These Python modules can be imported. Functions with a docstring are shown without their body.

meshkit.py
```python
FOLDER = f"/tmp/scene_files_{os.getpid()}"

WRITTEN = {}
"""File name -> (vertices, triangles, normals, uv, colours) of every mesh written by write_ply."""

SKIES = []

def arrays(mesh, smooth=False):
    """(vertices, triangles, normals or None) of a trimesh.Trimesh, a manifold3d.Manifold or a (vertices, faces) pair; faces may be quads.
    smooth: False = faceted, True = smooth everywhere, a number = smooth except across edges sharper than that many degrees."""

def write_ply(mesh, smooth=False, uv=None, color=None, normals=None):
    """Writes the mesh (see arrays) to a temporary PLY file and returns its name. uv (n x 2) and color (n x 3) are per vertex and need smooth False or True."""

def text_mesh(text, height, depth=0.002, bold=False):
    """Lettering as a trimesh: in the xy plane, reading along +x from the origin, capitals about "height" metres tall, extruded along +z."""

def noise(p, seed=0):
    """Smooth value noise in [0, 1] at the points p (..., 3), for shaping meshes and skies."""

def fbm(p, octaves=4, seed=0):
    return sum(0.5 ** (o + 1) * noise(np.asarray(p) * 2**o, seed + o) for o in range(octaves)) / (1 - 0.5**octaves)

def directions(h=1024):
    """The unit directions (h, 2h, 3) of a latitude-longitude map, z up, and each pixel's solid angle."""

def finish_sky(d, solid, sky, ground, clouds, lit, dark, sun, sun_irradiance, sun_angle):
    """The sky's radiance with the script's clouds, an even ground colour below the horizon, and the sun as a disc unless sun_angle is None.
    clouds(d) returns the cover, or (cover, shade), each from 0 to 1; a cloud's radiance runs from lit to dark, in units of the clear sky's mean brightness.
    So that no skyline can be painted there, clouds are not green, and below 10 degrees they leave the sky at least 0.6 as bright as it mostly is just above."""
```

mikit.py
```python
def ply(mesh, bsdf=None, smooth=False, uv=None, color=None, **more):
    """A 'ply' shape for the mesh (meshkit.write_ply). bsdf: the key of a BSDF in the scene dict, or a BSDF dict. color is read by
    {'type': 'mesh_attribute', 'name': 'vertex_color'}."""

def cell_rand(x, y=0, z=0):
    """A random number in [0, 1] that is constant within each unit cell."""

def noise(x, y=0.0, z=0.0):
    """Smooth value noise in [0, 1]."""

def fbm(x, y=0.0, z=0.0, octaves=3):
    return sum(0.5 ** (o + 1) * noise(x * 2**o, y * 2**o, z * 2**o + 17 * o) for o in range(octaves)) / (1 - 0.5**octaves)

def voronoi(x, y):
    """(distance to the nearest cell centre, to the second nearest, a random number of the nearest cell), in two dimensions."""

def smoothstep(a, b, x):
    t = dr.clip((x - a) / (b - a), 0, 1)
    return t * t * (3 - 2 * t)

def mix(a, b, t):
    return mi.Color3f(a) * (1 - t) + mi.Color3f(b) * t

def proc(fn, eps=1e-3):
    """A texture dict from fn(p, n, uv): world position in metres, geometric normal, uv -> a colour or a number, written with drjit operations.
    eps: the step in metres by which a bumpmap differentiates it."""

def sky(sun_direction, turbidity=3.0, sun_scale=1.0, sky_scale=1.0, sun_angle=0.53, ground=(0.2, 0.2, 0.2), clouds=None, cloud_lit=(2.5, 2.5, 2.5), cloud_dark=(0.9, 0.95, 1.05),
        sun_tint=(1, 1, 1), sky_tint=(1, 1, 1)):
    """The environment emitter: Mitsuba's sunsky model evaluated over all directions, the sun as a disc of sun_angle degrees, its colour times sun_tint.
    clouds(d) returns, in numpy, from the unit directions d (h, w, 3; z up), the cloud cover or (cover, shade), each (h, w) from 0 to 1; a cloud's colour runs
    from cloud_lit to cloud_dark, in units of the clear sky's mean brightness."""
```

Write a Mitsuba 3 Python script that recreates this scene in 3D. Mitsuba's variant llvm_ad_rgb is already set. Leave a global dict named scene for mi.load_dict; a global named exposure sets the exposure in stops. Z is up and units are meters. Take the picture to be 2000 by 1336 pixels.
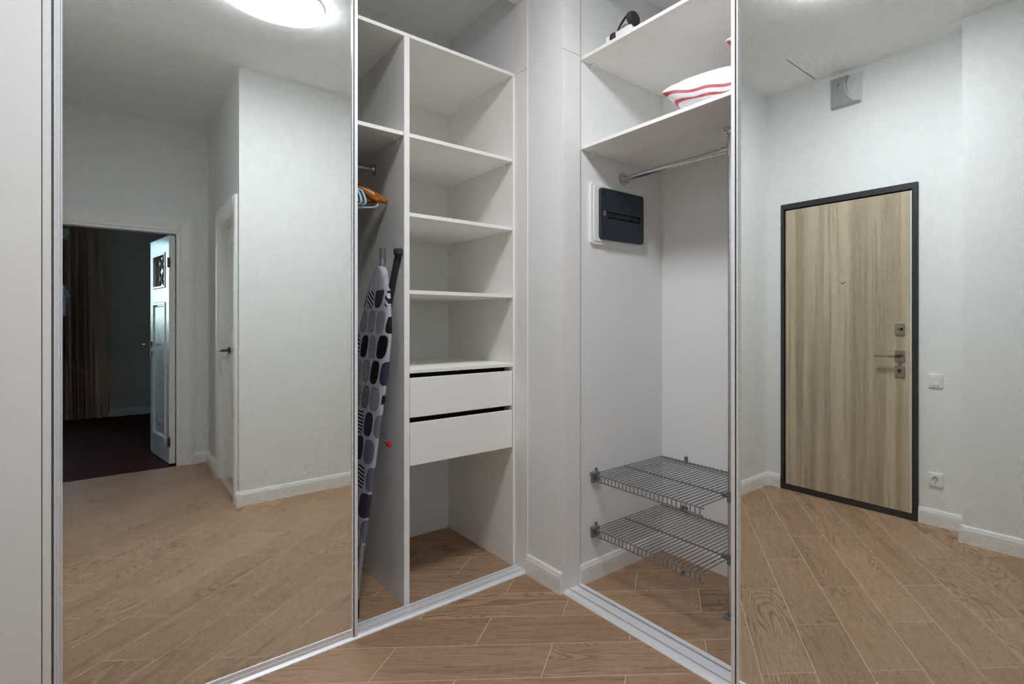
import math
import numpy as np
import trimesh
import manifold3d as m3
import shapely.geometry as sg
from shapely import affinity
from shapely.ops import unary_union
import drjit as dr
import mitsuba as mi
import mikit
import meshkit
from mikit import proc, noise, fbm, smoothstep, mix, cell_rand

# ------------------------------------------------------------------ camera, sky, exposure
T = mi.ScalarTransform4f
FOCAL, YAW, CX, CY, EYE = 1029.5, math.radians(47.4), 1340.0, 629.5, 1.2
forward = [math.sin(YAW), math.cos(YAW), 0.0]
scene, labels = {}, {}
scene['camera'] = {
    'type': 'perspective', 'fov_axis': 'x', 'fov': math.degrees(2 * math.atan(1000 / FOCAL)),
    'principal_point_offset_x': (1000 - CX) / 2000, 'principal_point_offset_y': (668 - CY) / 1336,
    'near_clip': 0.01, 'far_clip': 100.0,
    'to_world': T().look_at(origin=[0, 0, EYE], target=[forward[0], forward[1], EYE], up=[0, 0, 1])}
# daylight, seen only through the bedroom window
scene['sky'] = {**mikit.sky([0.5, 0.75, 0.45], turbidity=3.0, sun_scale=0.0, sky_scale=11.0), 'sampling_weight': 0.4}
exposure = 1.7
LAMP_RADIANCE = 19.0


def srgb(*c):
    c = np.array(c, float) / 255
    return [float(x) for x in np.where(c <= 0.04045, c / 12.92, ((c + 0.055) / 1.055) ** 2.4)]


def rgb(c):
    return {'type': 'rgb', 'value': [float(x) for x in c]}


# ------------------------------------------------------------------ materials
def plain(name, color, rough=0.5, spec=0.5, metallic=0.0, **k):
    scene[name] = {'type': 'twosided', 'b': {'type': 'principled', 'base_color': color if isinstance(color, dict) else rgb(color), 'roughness': rough, 'metallic': metallic, 'specular': spec, **k}}


def diffuse(name, color):
    scene[name] = {'type': 'twosided', 'b': {'type': 'diffuse', 'reflectance': color if isinstance(color, dict) else rgb(color)}}


diffuse('mat_paint', [0.80, 0.81, 0.805])
diffuse('mat_ceiling', [0.87, 0.87, 0.87])
diffuse('mat_bedroom_paint', [0.68, 0.62, 0.54])
plain('mat_laminate', [0.80, 0.79, 0.755], 0.42, 0.35)
plain('mat_jamb', [0.78, 0.77, 0.75], 0.42, 0.35)
plain('mat_trim', [0.80, 0.795, 0.78], 0.4, 0.4)
plain('mat_door_white', [0.74, 0.74, 0.73], 0.22, 0.5)
plain('mat_plastic_white', [0.80, 0.80, 0.79], 0.3, 0.5)
plain('mat_vent', [0.33, 0.35, 0.345], 0.45, 0.4)
plain('mat_vent_light', [0.60, 0.63, 0.62], 0.45, 0.4)
plain('mat_aluminium', [0.80, 0.81, 0.83], 0.42, 0.5, 0.25)
plain('mat_mirror_back', [0.10, 0.10, 0.105], 0.6, 0.3)
plain('mat_gap', [0.035, 0.035, 0.04], 0.6, 0.3)
plain('mat_black_metal', [0.025, 0.025, 0.028], 0.42, 0.5)
plain('mat_black', [0.008, 0.008, 0.009], 0.6, 0.2)
plain('mat_nickel', [0.40, 0.36, 0.29], 0.32, 0.5, 0.9)
plain('mat_dark_nickel', [0.10, 0.09, 0.075], 0.35, 0.5, 0.9)
scene['mat_chrome'] = {'type': 'twosided', 'b': {'type': 'roughconductor', 'distribution': 'ggx', 'alpha': 0.09, 'specular_reflectance': rgb([0.66, 0.66, 0.67])}}
plain('mat_wire', [0.23, 0.235, 0.24], 0.35, 0.5, 0.6)
plain('mat_grey_plastic', [0.13, 0.135, 0.14], 0.4, 0.5)
plain('mat_fuse_cover', [0.020, 0.030, 0.042], 0.22, 0.5)
plain('mat_fuse_inner', [0.006, 0.008, 0.011], 0.4, 0.4)
plain('mat_fuse_breaker', [0.013, 0.017, 0.022], 0.4, 0.4)
plain('mat_tube_grey', [0.30, 0.30, 0.32], 0.35, 0.5, 0.5)
plain('mat_rubber', [0.03, 0.03, 0.033], 0.6, 0.3)
plain('mat_red', [0.45, 0.02, 0.03], 0.35, 0.5)
plain('mat_blue_plastic', [0.36, 0.60, 0.70], 0.3, 0.5)
plain('mat_pale_plastic', [0.55, 0.66, 0.74], 0.3, 0.5)
plain('mat_grout', [0.60, 0.46, 0.34], 0.8, 0.2)
plain('mat_glass_dark', [0.05, 0.055, 0.06], 0.12, 0.5)
plain('mat_pillow_dark', [0.30, 0.05, 0.06], 0.8, 0.2)
plain('mat_lilac', [0.50, 0.48, 0.53], 0.6, 0.3)
scene['mat_mirror'] = {'type': 'conductor', 'material': 'none', 'specular_reflectance': rgb([0.885, 0.925, 0.895])}
plain('mat_bead', [0.75, 0.80, 0.84], 0.08, 0.8)

TS, TP, P0, S0 = 0.5705, 0.1885, 1.988, -0.13     # floor tile length and width, one joint of the pattern


def tile_wood(p, n, uv):
    r = 0.70710678
    s, q = (p.x - p.y) * r, (p.x + p.y) * r
    row = dr.floor((q - P0) / TP)
    v = q - P0 - row * TP
    odd = row - 2 * dr.floor(row / 2)
    a = (s - S0 - odd * TS * 0.5) / TS
    col = dr.floor(a)
    u = (a - col) * TS
    t1, t2, t3 = cell_rand(row, col, 5), cell_rand(row, col, 6), cell_rand(row, col, 7)
    w = v + 0.012 * (noise(u * 9, v * 14, t1 * 50) - 0.5)
    f = fbm(u * 2.2 + t1 * 31, w * 8.5 + t2 * 17, t3 * 9, 2)
    rings = 0.5 + 0.5 * dr.sin(f * 120.0 + w * 90.0)
    figure = smoothstep(0.40, 0.62, noise(u * 2.4 + t1 * 13, v * 7 + t2 * 7))
    fine = fbm(u * 12 + t2 * 40, v * 300, 3.0, 2)
    pores = smoothstep(0.58, 0.78, noise(u * 22 + t1 * 9, v * 520, 1.0))
    vein = smoothstep(0.60, 0.90, fbm(u * 1.7 + t3 * 20, w * 22 + t1 * 8, 4.0, 3))
    base = mix([0.425, 0.270, 0.168], [0.310, 0.185, 0.108], dr.clip(t2 * 0.75 + 0.25 * fine, 0, 1))
    c = mix(base, [0.165, 0.092, 0.052], 0.62 * smoothstep(0.55, 0.95, rings) * figure)
    c = mix(c, [0.47, 0.32, 0.215], 0.35 * smoothstep(0.5, 0.75, fine))
    c = mix(c, [0.165, 0.094, 0.054], 0.45 * pores + 0.45 * vein)
    return c


plain('mat_tile', proc(tile_wood), 0.48, 0.35)


def bedroom_wood(p, n, uv):
    row = dr.floor(p.x / 0.12)
    g = fbm(p.x * 60, p.y * 3 + row * 7, 2.0, 3)
    return mix([0.034, 0.009, 0.005], [0.060, 0.018, 0.010], g * 0.7 + 0.3 * cell_rand(row, 1, 1))


plain('mat_bedroom_floor', proc(bedroom_wood), 0.7, 0.04)


def oak(p, n, uv):
    y, z = p.y, p.z
    y2 = y + 0.006 * (noise(z * 5, y * 20) - 0.5) + 0.004 * (noise(z * 15, y * 30) - 0.5)
    band = fbm(y2 * 17, z * 0.55, 1.0, 2)
    streak = fbm(y2 * 85, z * 1.6, 2.0, 3)
    fine = fbm(y2 * 330, z * 8, 3.0, 2)
    fig = smoothstep(0.60, 0.85, noise(y2 * 24, z * 1.3, 4.0)) * (0.5 + 0.5 * dr.sin((z + 40 * (y2 - 1.6) * (y2 - 1.6)) * 190 + noise(y * 30, z * 8) * 9))
    c = mix([0.54, 0.455, 0.33], [0.38, 0.31, 0.215], smoothstep(0.3, 0.7, band))
    c = mix(c, [0.27, 0.215, 0.15], 0.55 * smoothstep(0.50, 0.80, streak))
    c = mix(c, [0.55, 0.475, 0.36], 0.45 * smoothstep(0.55, 0.8, fine))
    c = mix(c, [0.22, 0.17, 0.12], 0.28 * fig)
    return c


plain('mat_oak', proc(oak), 0.5, 0.3)


def board_print(p, n, uv):
    # pebbles in rows, plain, dark, or filled with fine lines, printed on pale grey cotton (uv in metres on the cover)
    a, b = uv.x, uv.y
    row = dr.floor((b + 0.04) / 0.108)
    a2 = a + 0.04 * cell_rand(row, 3, 1) + 0.05 * (row - 2 * dr.floor(row / 2))
    col = dr.floor(a2 / 0.105)
    x, y = a2 / 0.105 - col - 0.5, (b + 0.04) / 0.108 - row - 0.5
    k, k2, k3 = cell_rand(row, col, 2), cell_rand(row, col, 8), cell_rand(row, col, 11)
    xs = x + 0.12 * y * (k - 0.5) * 2
    e = dr.power(dr.abs(xs) / 0.43, 3.0) + dr.power(dr.abs(y - 0.05 * (k2 - 0.5)) / 0.46, 3.0)
    inside = 1 - smoothstep(0.93, 1.03, e)
    lines = smoothstep(-0.25, 0.25, dr.sin((b * (k3 - 0.2) + a * (0.9 - k3)) * 620))
    cloth = mi.Color3f(0.43, 0.42, 0.46)
    tone = mix([0.008, 0.008, 0.010], [0.045, 0.038, 0.070], smoothstep(0.14, 0.15, k))
    tone = mix(tone, [0.17, 0.16, 0.20], smoothstep(0.34, 0.35, k))
    tone = mix(tone, [0.28, 0.27, 0.30], smoothstep(0.54, 0.55, k))
    striped = mix([0.015, 0.015, 0.018], [0.55, 0.54, 0.57], lines)
    fill = mix(tone, striped, smoothstep(0.72, 0.73, k))
    ring = smoothstep(0.55, 0.62, e) * (1 - smoothstep(0.70, 0.78, e)) * smoothstep(0.5, 0.52, k2)
    fill = mix(fill, [0.02, 0.02, 0.025], 0.6 * ring)
    inside = inside * (1 - smoothstep(1.335, 1.345, b))
    return mix(cloth * (0.85 + 0.3 * noise(a * 60, b * 6)), fill, inside)


plain('mat_board', proc(board_print), 0.8, 0.2)


def pillow_print(p, n, uv):
    v = uv.x                      # distance below the seam, in metres

    def band(lo, hi):
        return smoothstep(lo - 0.001, lo + 0.001, v) * (1 - smoothstep(hi - 0.001, hi + 0.001, v))
    red = band(0.002, 0.0125) + band(0.027, 0.034) + band(0.049, 0.0535) + band(0.0575, 0.0605)
    return mix([0.80, 0.79, 0.82], [0.50, 0.05, 0.06], dr.clip(red, 0, 1) * (0.72 + 0.28 * noise(p.y * 40, p.z * 40)))


plain('mat_pillow', proc(pillow_print), 0.85, 0.15)


def curtain_cloth(p, n, uv):
    g = fbm(p.x * 40, p.z * 3, 1.0, 3)
    s = smoothstep(0.35, 0.65, fbm(p.x * 22, p.z * 0.4, 5.0, 2))
    return mix(mix([0.34, 0.215, 0.155], [0.72, 0.54, 0.42], s), [0.50, 0.36, 0.28], g * 0.4)


diffuse('mat_curtain', proc(curtain_cloth))


def amber(p, n, uv):
    return mix([0.46, 0.155, 0.022], [0.30, 0.085, 0.010], fbm(p.x * 30, p.y * 30, p.z * 120, 2))


plain('mat_amber', proc(amber), 0.25, 0.5)
plain('mat_dark_wood', [0.10, 0.018, 0.012], 0.3, 0.5)

# ------------------------------------------------------------------ mesh helpers
used = {}


def key_for(name):
    if name not in used:
        used[name] = 0
        return name
    used[name] += 1
    return f'{name}_{used[name]:03d}'


def obj(name, mesh, mat, parent=None, smooth=False, label=None, cat=None, group=None, kind=None, uv=None, **more):
    """One entry of the scene; a part's key is its parent's key + two underscores + its name."""
    key = key_for(parent + '__' + name if parent else name)
    scene[key] = mikit.ply(mesh, mat, smooth=smooth, uv=uv, **more)
    tag(key, label, cat, group, kind)
    return key


def tag(key, label=None, cat=None, group=None, kind=None):
    d = {k: v for k, v in (('label', label), ('category', cat), ('group', group), ('kind', kind)) if v}
    if d:
        labels[key] = d


def thing(name, label, cat, group=None, kind=None):
    key = key_for(name)
    tag(key, label, cat, group, kind)
    return key


def box(lo, hi, ch=0.0):
    lo, hi = np.minimum(lo, hi), np.maximum(lo, hi)
    lo, hi = np.array(lo, float), np.array(hi, float)
    if ch <= 0:
        m = trimesh.creation.box(hi - lo)
        m.apply_translation((lo + hi) / 2)
        return m
    ch = min(ch, 0.45 * float((hi - lo).min()))
    pts = []
    for k in range(3):
        for c in np.ndindex(2, 2, 2):
            p = np.where(np.array(c) == 1, hi, lo).astype(float)
            for j in range(3):
                if j != k:
                    p[j] += ch if c[j] == 0 else -ch
            pts.append(p)
    return trimesh.convex.convex_hull(np.array(pts))


def cat(*ms):
    return trimesh.util.concatenate([m for m in ms])


def man(m):
    return m3.Manifold(m3.Mesh(np.asarray(m.vertices, np.float32), np.asarray(m.faces, np.uint32)))


def cut(a, *bs):
    r = man(a)
    for b in bs:
        r = r - man(b)
    return r


def extrude(poly, axis, a, b):
    """A polygon given in the two other axes (in the order x, y, z), extruded along axis from a to b."""
    m = trimesh.creation.extrude_polygon(poly if isinstance(poly, sg.Polygon) else sg.Polygon(poly), b - a, engine='earcut')
    v = np.array(m.vertices)
    u, w, t = v[:, 0], v[:, 1], v[:, 2] + a
    out = np.empty_like(v)
    o = [i for i in range(3) if i != axis]
    out[:, o[0]], out[:, o[1]], out[:, axis] = u, w, t
    m = trimesh.Trimesh(out, m.faces, process=False)
    if m.volume < 0:
        m.invert()
    return m


def tube(points, r, sides=10, cap=True):
    p = np.asarray(points, float)
    r = np.broadcast_to(r, (len(p),))
    t = np.gradient(p, axis=0)
    t /= np.linalg.norm(t, axis=1, keepdims=True) + 1e-12
    a = np.cross(t[0], [0, 0, 1.0] if abs(t[0][2]) < 0.9 else [1.0, 0, 0])
    fr = []
    for k in range(len(p)):
        a = a - t[k] * (a @ t[k])
        a /= np.linalg.norm(a)
        fr.append((a, np.cross(t[k], a)))
    ang = np.arange(sides) * 2 * np.pi / sides
    v = np.concatenate([p[k] + r[k] * (np.cos(ang)[:, None] * fr[k][0] + np.sin(ang)[:, None] * fr[k][1]) for k in range(len(p))])
    f = []
    for k in range(len(p) - 1):
        for j in range(sides):
            q = [k * sides + j, k * sides + (j + 1) % sides, (k + 1) * sides + (j + 1) % sides, (k + 1) * sides + j]
            f += [[q[0], q[1], q[2]], [q[0], q[2], q[3]]]
    if cap:
        n = len(v)
        v = np.vstack([v, p[0], p[-1]])
        for j in range(sides):
            f += [[n, (j + 1) % sides, j], [n + 1, (len(p) - 1) * sides + j, (len(p) - 1) * sides + (j + 1) % sides]]
    return trimesh.Trimesh(v, f, process=False)


def lathe(profile, at, axis=2, sides=32):
    m = trimesh.creation.revolve(np.array(profile, float), sections=sides)
    if m.volume < 0:
        m.invert()
    R = {2: np.eye(3), 0: np.array([[0, 0, 1], [1, 0, 0], [0, 1, 0]], float), 1: np.array([[0, 1, 0], [0, 0, 1], [1, 0, 0]], float)}[axis]
    return trimesh.Trimesh(np.array(m.vertices) @ R.T + np.array(at), m.faces, process=False)


def rounded(poly_lo, poly_hi, r, q=5):
    return sg.box(poly_lo[0] + r, poly_lo[1] + r, poly_hi[0] - r, poly_hi[1] - r).buffer(r, quad_segs=q)


# ------------------------------------------------------------------ the setting
Z = 2.86                       # ceiling
XR, YR0, YR1 = 1.345, 0.088, 1.987     # right-hand wardrobe: front plane and its two ends
YL, XL0 = 2.265, -0.1125                # left-hand wardrobe: front of the track, left end
YBL, XBR = 3.12, 1.972                 # the wardrobes' back walls
XE, XS, YS = -0.544, -0.399, 0.84      # entrance wall, its proud part, the step between them
YP = 2.205                             # short wall beside the left-hand wardrobe
XC, YB = 0.557, -1.55                   # corridor's right wall, its end wall

room = unary_union([sg.box(XE, YS, XR, YP), sg.box(XS, YR0, XR, YS + 0.01), sg.box(XS, YB, XC, YR0 + 0.01), sg.box(XL0, YP - 0.01, XR, YBL), sg.box(XR - 0.01, YR0, XBR, YR1)])
floor = thing('floor', 'wood-look tiled floor laid diagonally through hall and wardrobes', 'floor', kind='structure')
obj('grout', box([-0.70, YB - 0.01, -0.06], [2.1, 3.25, -0.0003]), 'mat_grout', floor)
r45 = math.sqrt(0.5)
for i in range(-22, 14):
    for j in range(-14, 8):
        q0, s0 = P0 + i * TP, S0 + (i % 2) * TS / 2 + j * TS
        g = 0.0017
        c = [(s0 + g, q0 + g), (s0 + TS - g, q0 + g), (s0 + TS - g, q0 + TP - g), (s0 + g, q0 + TP - g)]
        poly = sg.Polygon([((s + q) * r45, (q - s) * r45) for s, q in c]).intersection(room)
        for part in getattr(poly, 'geoms', [poly]):
            if part.geom_type == 'Polygon' and part.area > 2e-4:
                top = trimesh.creation.extrude_polygon(part, 0.008, engine='earcut')
                top.apply_translation([0, 0, -0.008])
                obj('tile', top, 'mat_tile', floor)

obj('ceiling', box([-2.9, -5.5, Z], [2.2, 3.3, Z + 0.1]), 'mat_ceiling', kind='structure', label='plain matt white ceiling over the hall', cat='ceiling')

wl = cut(box([XE - 0.16, YS - 0.02, 0], [XE, YP + 0.06, Z]), box([XE - 0.3, 1.135, -0.1], [XE + 0.1, 2.065, 2.035]))
obj('wall_left', wl, 'mat_paint', kind='structure', label='white wall around the oak entrance door, reflected in the right mirror', cat='wall')
obj('wall_left', box([XS - 0.32, YB - 0.2, 0], [XS, YS, Z]), 'mat_paint', kind='structure', label='proud white wall right of the light switch in the right mirror', cat='wall')
OPX0, OPX1, OPZ = -0.364, 0.376, 1.955
wb = cut(box([XS - 2.5, YB - 0.1, 0], [XC + 0.75, YB, Z]), box([OPX0, YB - 0.2, -0.1], [OPX1, YB + 0.1, OPZ]))
obj('wall_back', wb, 'mat_paint', kind='structure', label='white end wall above the bedroom doorway, in the left mirror', cat='wall')
D3Y0, D3Y1 = -0.83, -0.06
wc = cut(box([XC, YB, 0], [XC + 0.1, YR0, Z]), box([XC - 0.1, D3Y0, -0.1], [XC + 0.2, D3Y1, OPZ]))
obj('wall_right', wc, 'mat_paint', kind='structure', label='narrow white wall holding the closed side door, in the left mirror', cat='wall')
obj('wall_right', box([XC + 0.1, YR0 - 0.1, 0], [XBR + 0.1, YR0, Z]), 'mat_paint', kind='structure', label='broad white wall filling the right half of the left mirror', cat='wall')
obj('wall_right', box([XC + 0.2, YB, 0], [XC + 0.25, YR0 - 0.1, Z]), 'mat_bedroom_paint', kind='structure', label='wall of the room behind the closed side door', cat='wall')
obj('wall_front', box([XE - 0.16, YP, 0], [XL0 - 0.016, YBL + 0.1, Z]), 'mat_paint', kind='structure', label='short white wall at the left edge beside the left mirror door', cat='wall')
obj('wall_front', box([XR, YR1, 0], [XBR + 0.1, YBL + 0.1, Z]), 'mat_paint', kind='structure', label='white wall corner standing between the two open wardrobes', cat='wall')
obj('wall_back', box([XL0 - 0.016, YBL, 0], [XR, YBL + 0.1, Z]), 'mat_laminate', kind='structure', label='white back wall of the left shelved wardrobe', cat='wall')
obj('wall_right', box([XBR, YR0, 0], [XBR + 0.1, YR1, Z]), 'mat_paint', kind='structure', label='white back wall of the right wardrobe behind the wire shelves', cat='wall')

# wardrobe jambs: chipboard panels with a joint at shelf height
t1 = thing('trim_1', 'white chipboard jamb at the right end of the left wardrobe', 'jamb', kind='structure')
obj('panel', box([XR - 0.004, YL, 0], [XR + 0.012, 2.378, 2.415], 0.0008), 'mat_jamb', t1)
obj('panel', box([XR - 0.004, YL, 2.417], [XR + 0.012, 2.378, Z], 0.0008), 'mat_jamb', t1)
t2 = thing('trim_2', 'white chipboard jamb at the left end of the right wardrobe', 'jamb', kind='structure')
obj('panel', box([XR, YR1 - 0.012, 0], [1.437, YR1 + 0.004, 2.409], 0.0008), 'mat_jamb', t2)
obj('panel', box([XR, YR1 - 0.012, 2.411], [1.437, YR1 + 0.004, Z], 0.0008), 'mat_jamb', t2)
t3 = thing('trim_3', 'narrow white chipboard jamb edge beside the left mirror door', 'jamb', kind='structure')
obj('panel', box([XL0 - 0.0145, YP - 0.001, 0], [XL0 + 0.0005, 2.378, Z], 0.0012), 'mat_jamb', t3)
obj('brush_seal', box([XL0 - 0.0005, YP + 0.008, 0], [XL0 + 0.0012, 2.262, Z - 0.1]), 'mat_gap', t3)

# baseboards: flat lower band, groove, stepped top
BASE = [(0, 0), (0.0150, 0), (0.0150, 0.061), (0.0135, 0.0625), (0.0150, 0.064), (0.0148, 0.072), (0.0115, 0.079), (0.0105, 0.083), (0.0080, 0.089), (0.0040, 0.0925), (0, 0.0935)]


def baseboard(name, label, x0, y0, x1, y1, nx, ny):
    """along the wall from (x0, y0) to (x1, y1), standing out towards (nx, ny)"""
    if ny:
        m = extrude([(y0 + ny * d, z) for d, z in BASE], 0, min(x0, x1), max(x0, x1))
    else:
        m = extrude([(x0 + nx * d, z) for d, z in BASE], 1, min(y0, y1), max(y0, y1))
    obj(name, m, 'mat_trim', kind='structure', label=label, cat='baseboard')


baseboard('baseboard_front', 'white baseboard on the corner wall between the two wardrobes', XR, YR1 - 0.012, XR, YL, -1, 0)
baseboard('baseboard_front', 'white baseboard in the far corner left of the entrance door', XE, YP, XL0 - 0.016, YP, 0, -1)
baseboard('baseboard_left', 'short white baseboard left of the entrance door frame', XE, 2.085, XE, YP - 0.015, 1, 0)
baseboard('baseboard_left', 'white baseboard under the power socket right of the entrance door', XE, YS, XE, 1.118, 1, 0)
baseboard('baseboard_left', 'white baseboard on the proud wall at the right photo edge', XS, YB + 0.015, XS, YS, 1, 0)
baseboard('baseboard_left', 'short end of baseboard at the wall step', XE + 0.015, YS, XS + 0.015, YS, 0, 1)
baseboard('baseboard_right', 'white baseboard under the broad wall in the left mirror', XC - 0.015, YR0, XR, YR0, 0, 1)
baseboard('baseboard_right', 'short white baseboard beside the side door casing', XC, 0.035, XC, YR0 + 0.015, -1, 0)
baseboard('baseboard_right', 'dim white baseboard between the doorway and the side door', XC, YB + 0.015, XC, -0.922, -1, 0)
baseboard('baseboard_back', 'short white baseboard right of the bedroom doorway', 0.468, YB, XC, YB, 0, 1)
baseboard('baseboard_closet', 'white baseboard on the left side wall inside the right wardrobe', 1.437, YR1, XBR, YR1, 0, -1)
baseboard('baseboard_closet', 'white baseboard along the back wall inside the right wardrobe', XBR, YR0, XBR, YR1 - 0.015, -1, 0)

# ------------------------------------------------------------------ ceiling lamp
lamp = thing('ceiling_lamp', 'round white glowing dome lamp on the ceiling', 'lamp')
LX, LY, LR = 0.555, 1.195, 0.210
obj('base_ring', lathe([(0.0, 0.0), (LR + 0.004, 0.0), (LR + 0.004, -0.016), (LR - 0.002, -0.018), (LR - 0.004, -0.010), (0.0, -0.010)][::-1], [LX, LY, Z], sides=64), 'mat_plastic_white', lamp, smooth=35)
dome = [(0.0, -0.052)] + [(LR * math.sin(a) ** 0.9, -0.042 - 0.010 * math.cos(a)) for a in np.linspace(0.10, math.pi / 2, 14)]
dm = trimesh.creation.revolve(np.array(dome), sections=56)
if dm.face_normals[np.argmin(dm.triangles_center[:, 2])][2] > 0:
    dm.invert()
dm.apply_translation([LX, LY, Z])
glow = np.array([0.965, 0.99, 1.05]) * LAMP_RADIANCE
obj('diffuser', dm, 'mat_plastic_white', lamp, smooth=True, emitter={'type': 'area', 'radiance': rgb(glow)})
sd = trimesh.creation.revolve(np.array([[LR, -0.042], [LR + 0.002, -0.030], [LR, -0.016]]), sections=56)
k = np.argmax(sd.triangles_center[:, 0])
if sd.face_normals[k][0] < 0:
    sd.invert()
sd.apply_translation([LX, LY, Z])
obj('side', sd, 'mat_plastic_white', lamp, smooth=True, emitter={'type': 'area', 'radiance': rgb(glow * 0.3)})

# access hatch in the ceiling, in the corner by the entrance door
hatch = thing('access_hatch', 'square white access hatch in the ceiling above the entrance door corner', 'hatch')
fr = cut(box([-0.500, 1.772, Z - 0.004], [-0.125, 2.150, Z + 0.001]), box([-0.492, 1.780, Z - 0.02], [-0.133, 2.142, Z + 0.02]))
obj('frame', fr, 'mat_ceiling', hatch)
obj('panel', box([-0.4895, 1.7880, Z - 0.0045], [-0.1355, 2.1395, Z - 0.0005], 0.001), 'mat_ceiling', hatch)
obj('gap', cut(box([-0.492, 1.780, Z - 0.0015], [-0.133, 2.142, Z - 0.0002]), box([-0.4895, 1.7880, Z - 0.01], [-0.1355, 2.1395, Z + 0.01])), 'mat_gap', hatch)

# wall vent with a curved scoop cover
vent = thing('wall_vent', 'grey curved air vent cover high on the entrance wall', 'vent')
obj('back_plate', box([XE, 1.474, 2.628], [XE + 0.012, 1.682, 2.824], 0.003), 'mat_vent_light', vent)
arc = [(1.478 + 0.097 * math.sin(a), 2.772 - 0.134 * math.cos(a)) for a in np.linspace(0.0, math.pi / 2, 14)]
obj('cover', extrude([(1.678, 2.632), (1.478, 2.632)] + arc + [(1.571, 2.798), (1.556, 2.820), (1.678, 2.820)][:3], 0, XE + 0.012, XE + 0.034), 'mat_vent', vent)
obj('lip', extrude(list(arc) + [(y + 0.006, z - 0.001) for y, z in arc[::-1]], 0, XE + 0.034, XE + 0.037), 'mat_vent_light', vent)
obj('screw', lathe([(0, 0), (0.006, 0), (0.006, 0.003), (0, 0.003)], [XE + 0.034, 1.622, 2.772], axis=0, sides=12), 'mat_grey_plastic', vent)

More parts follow.
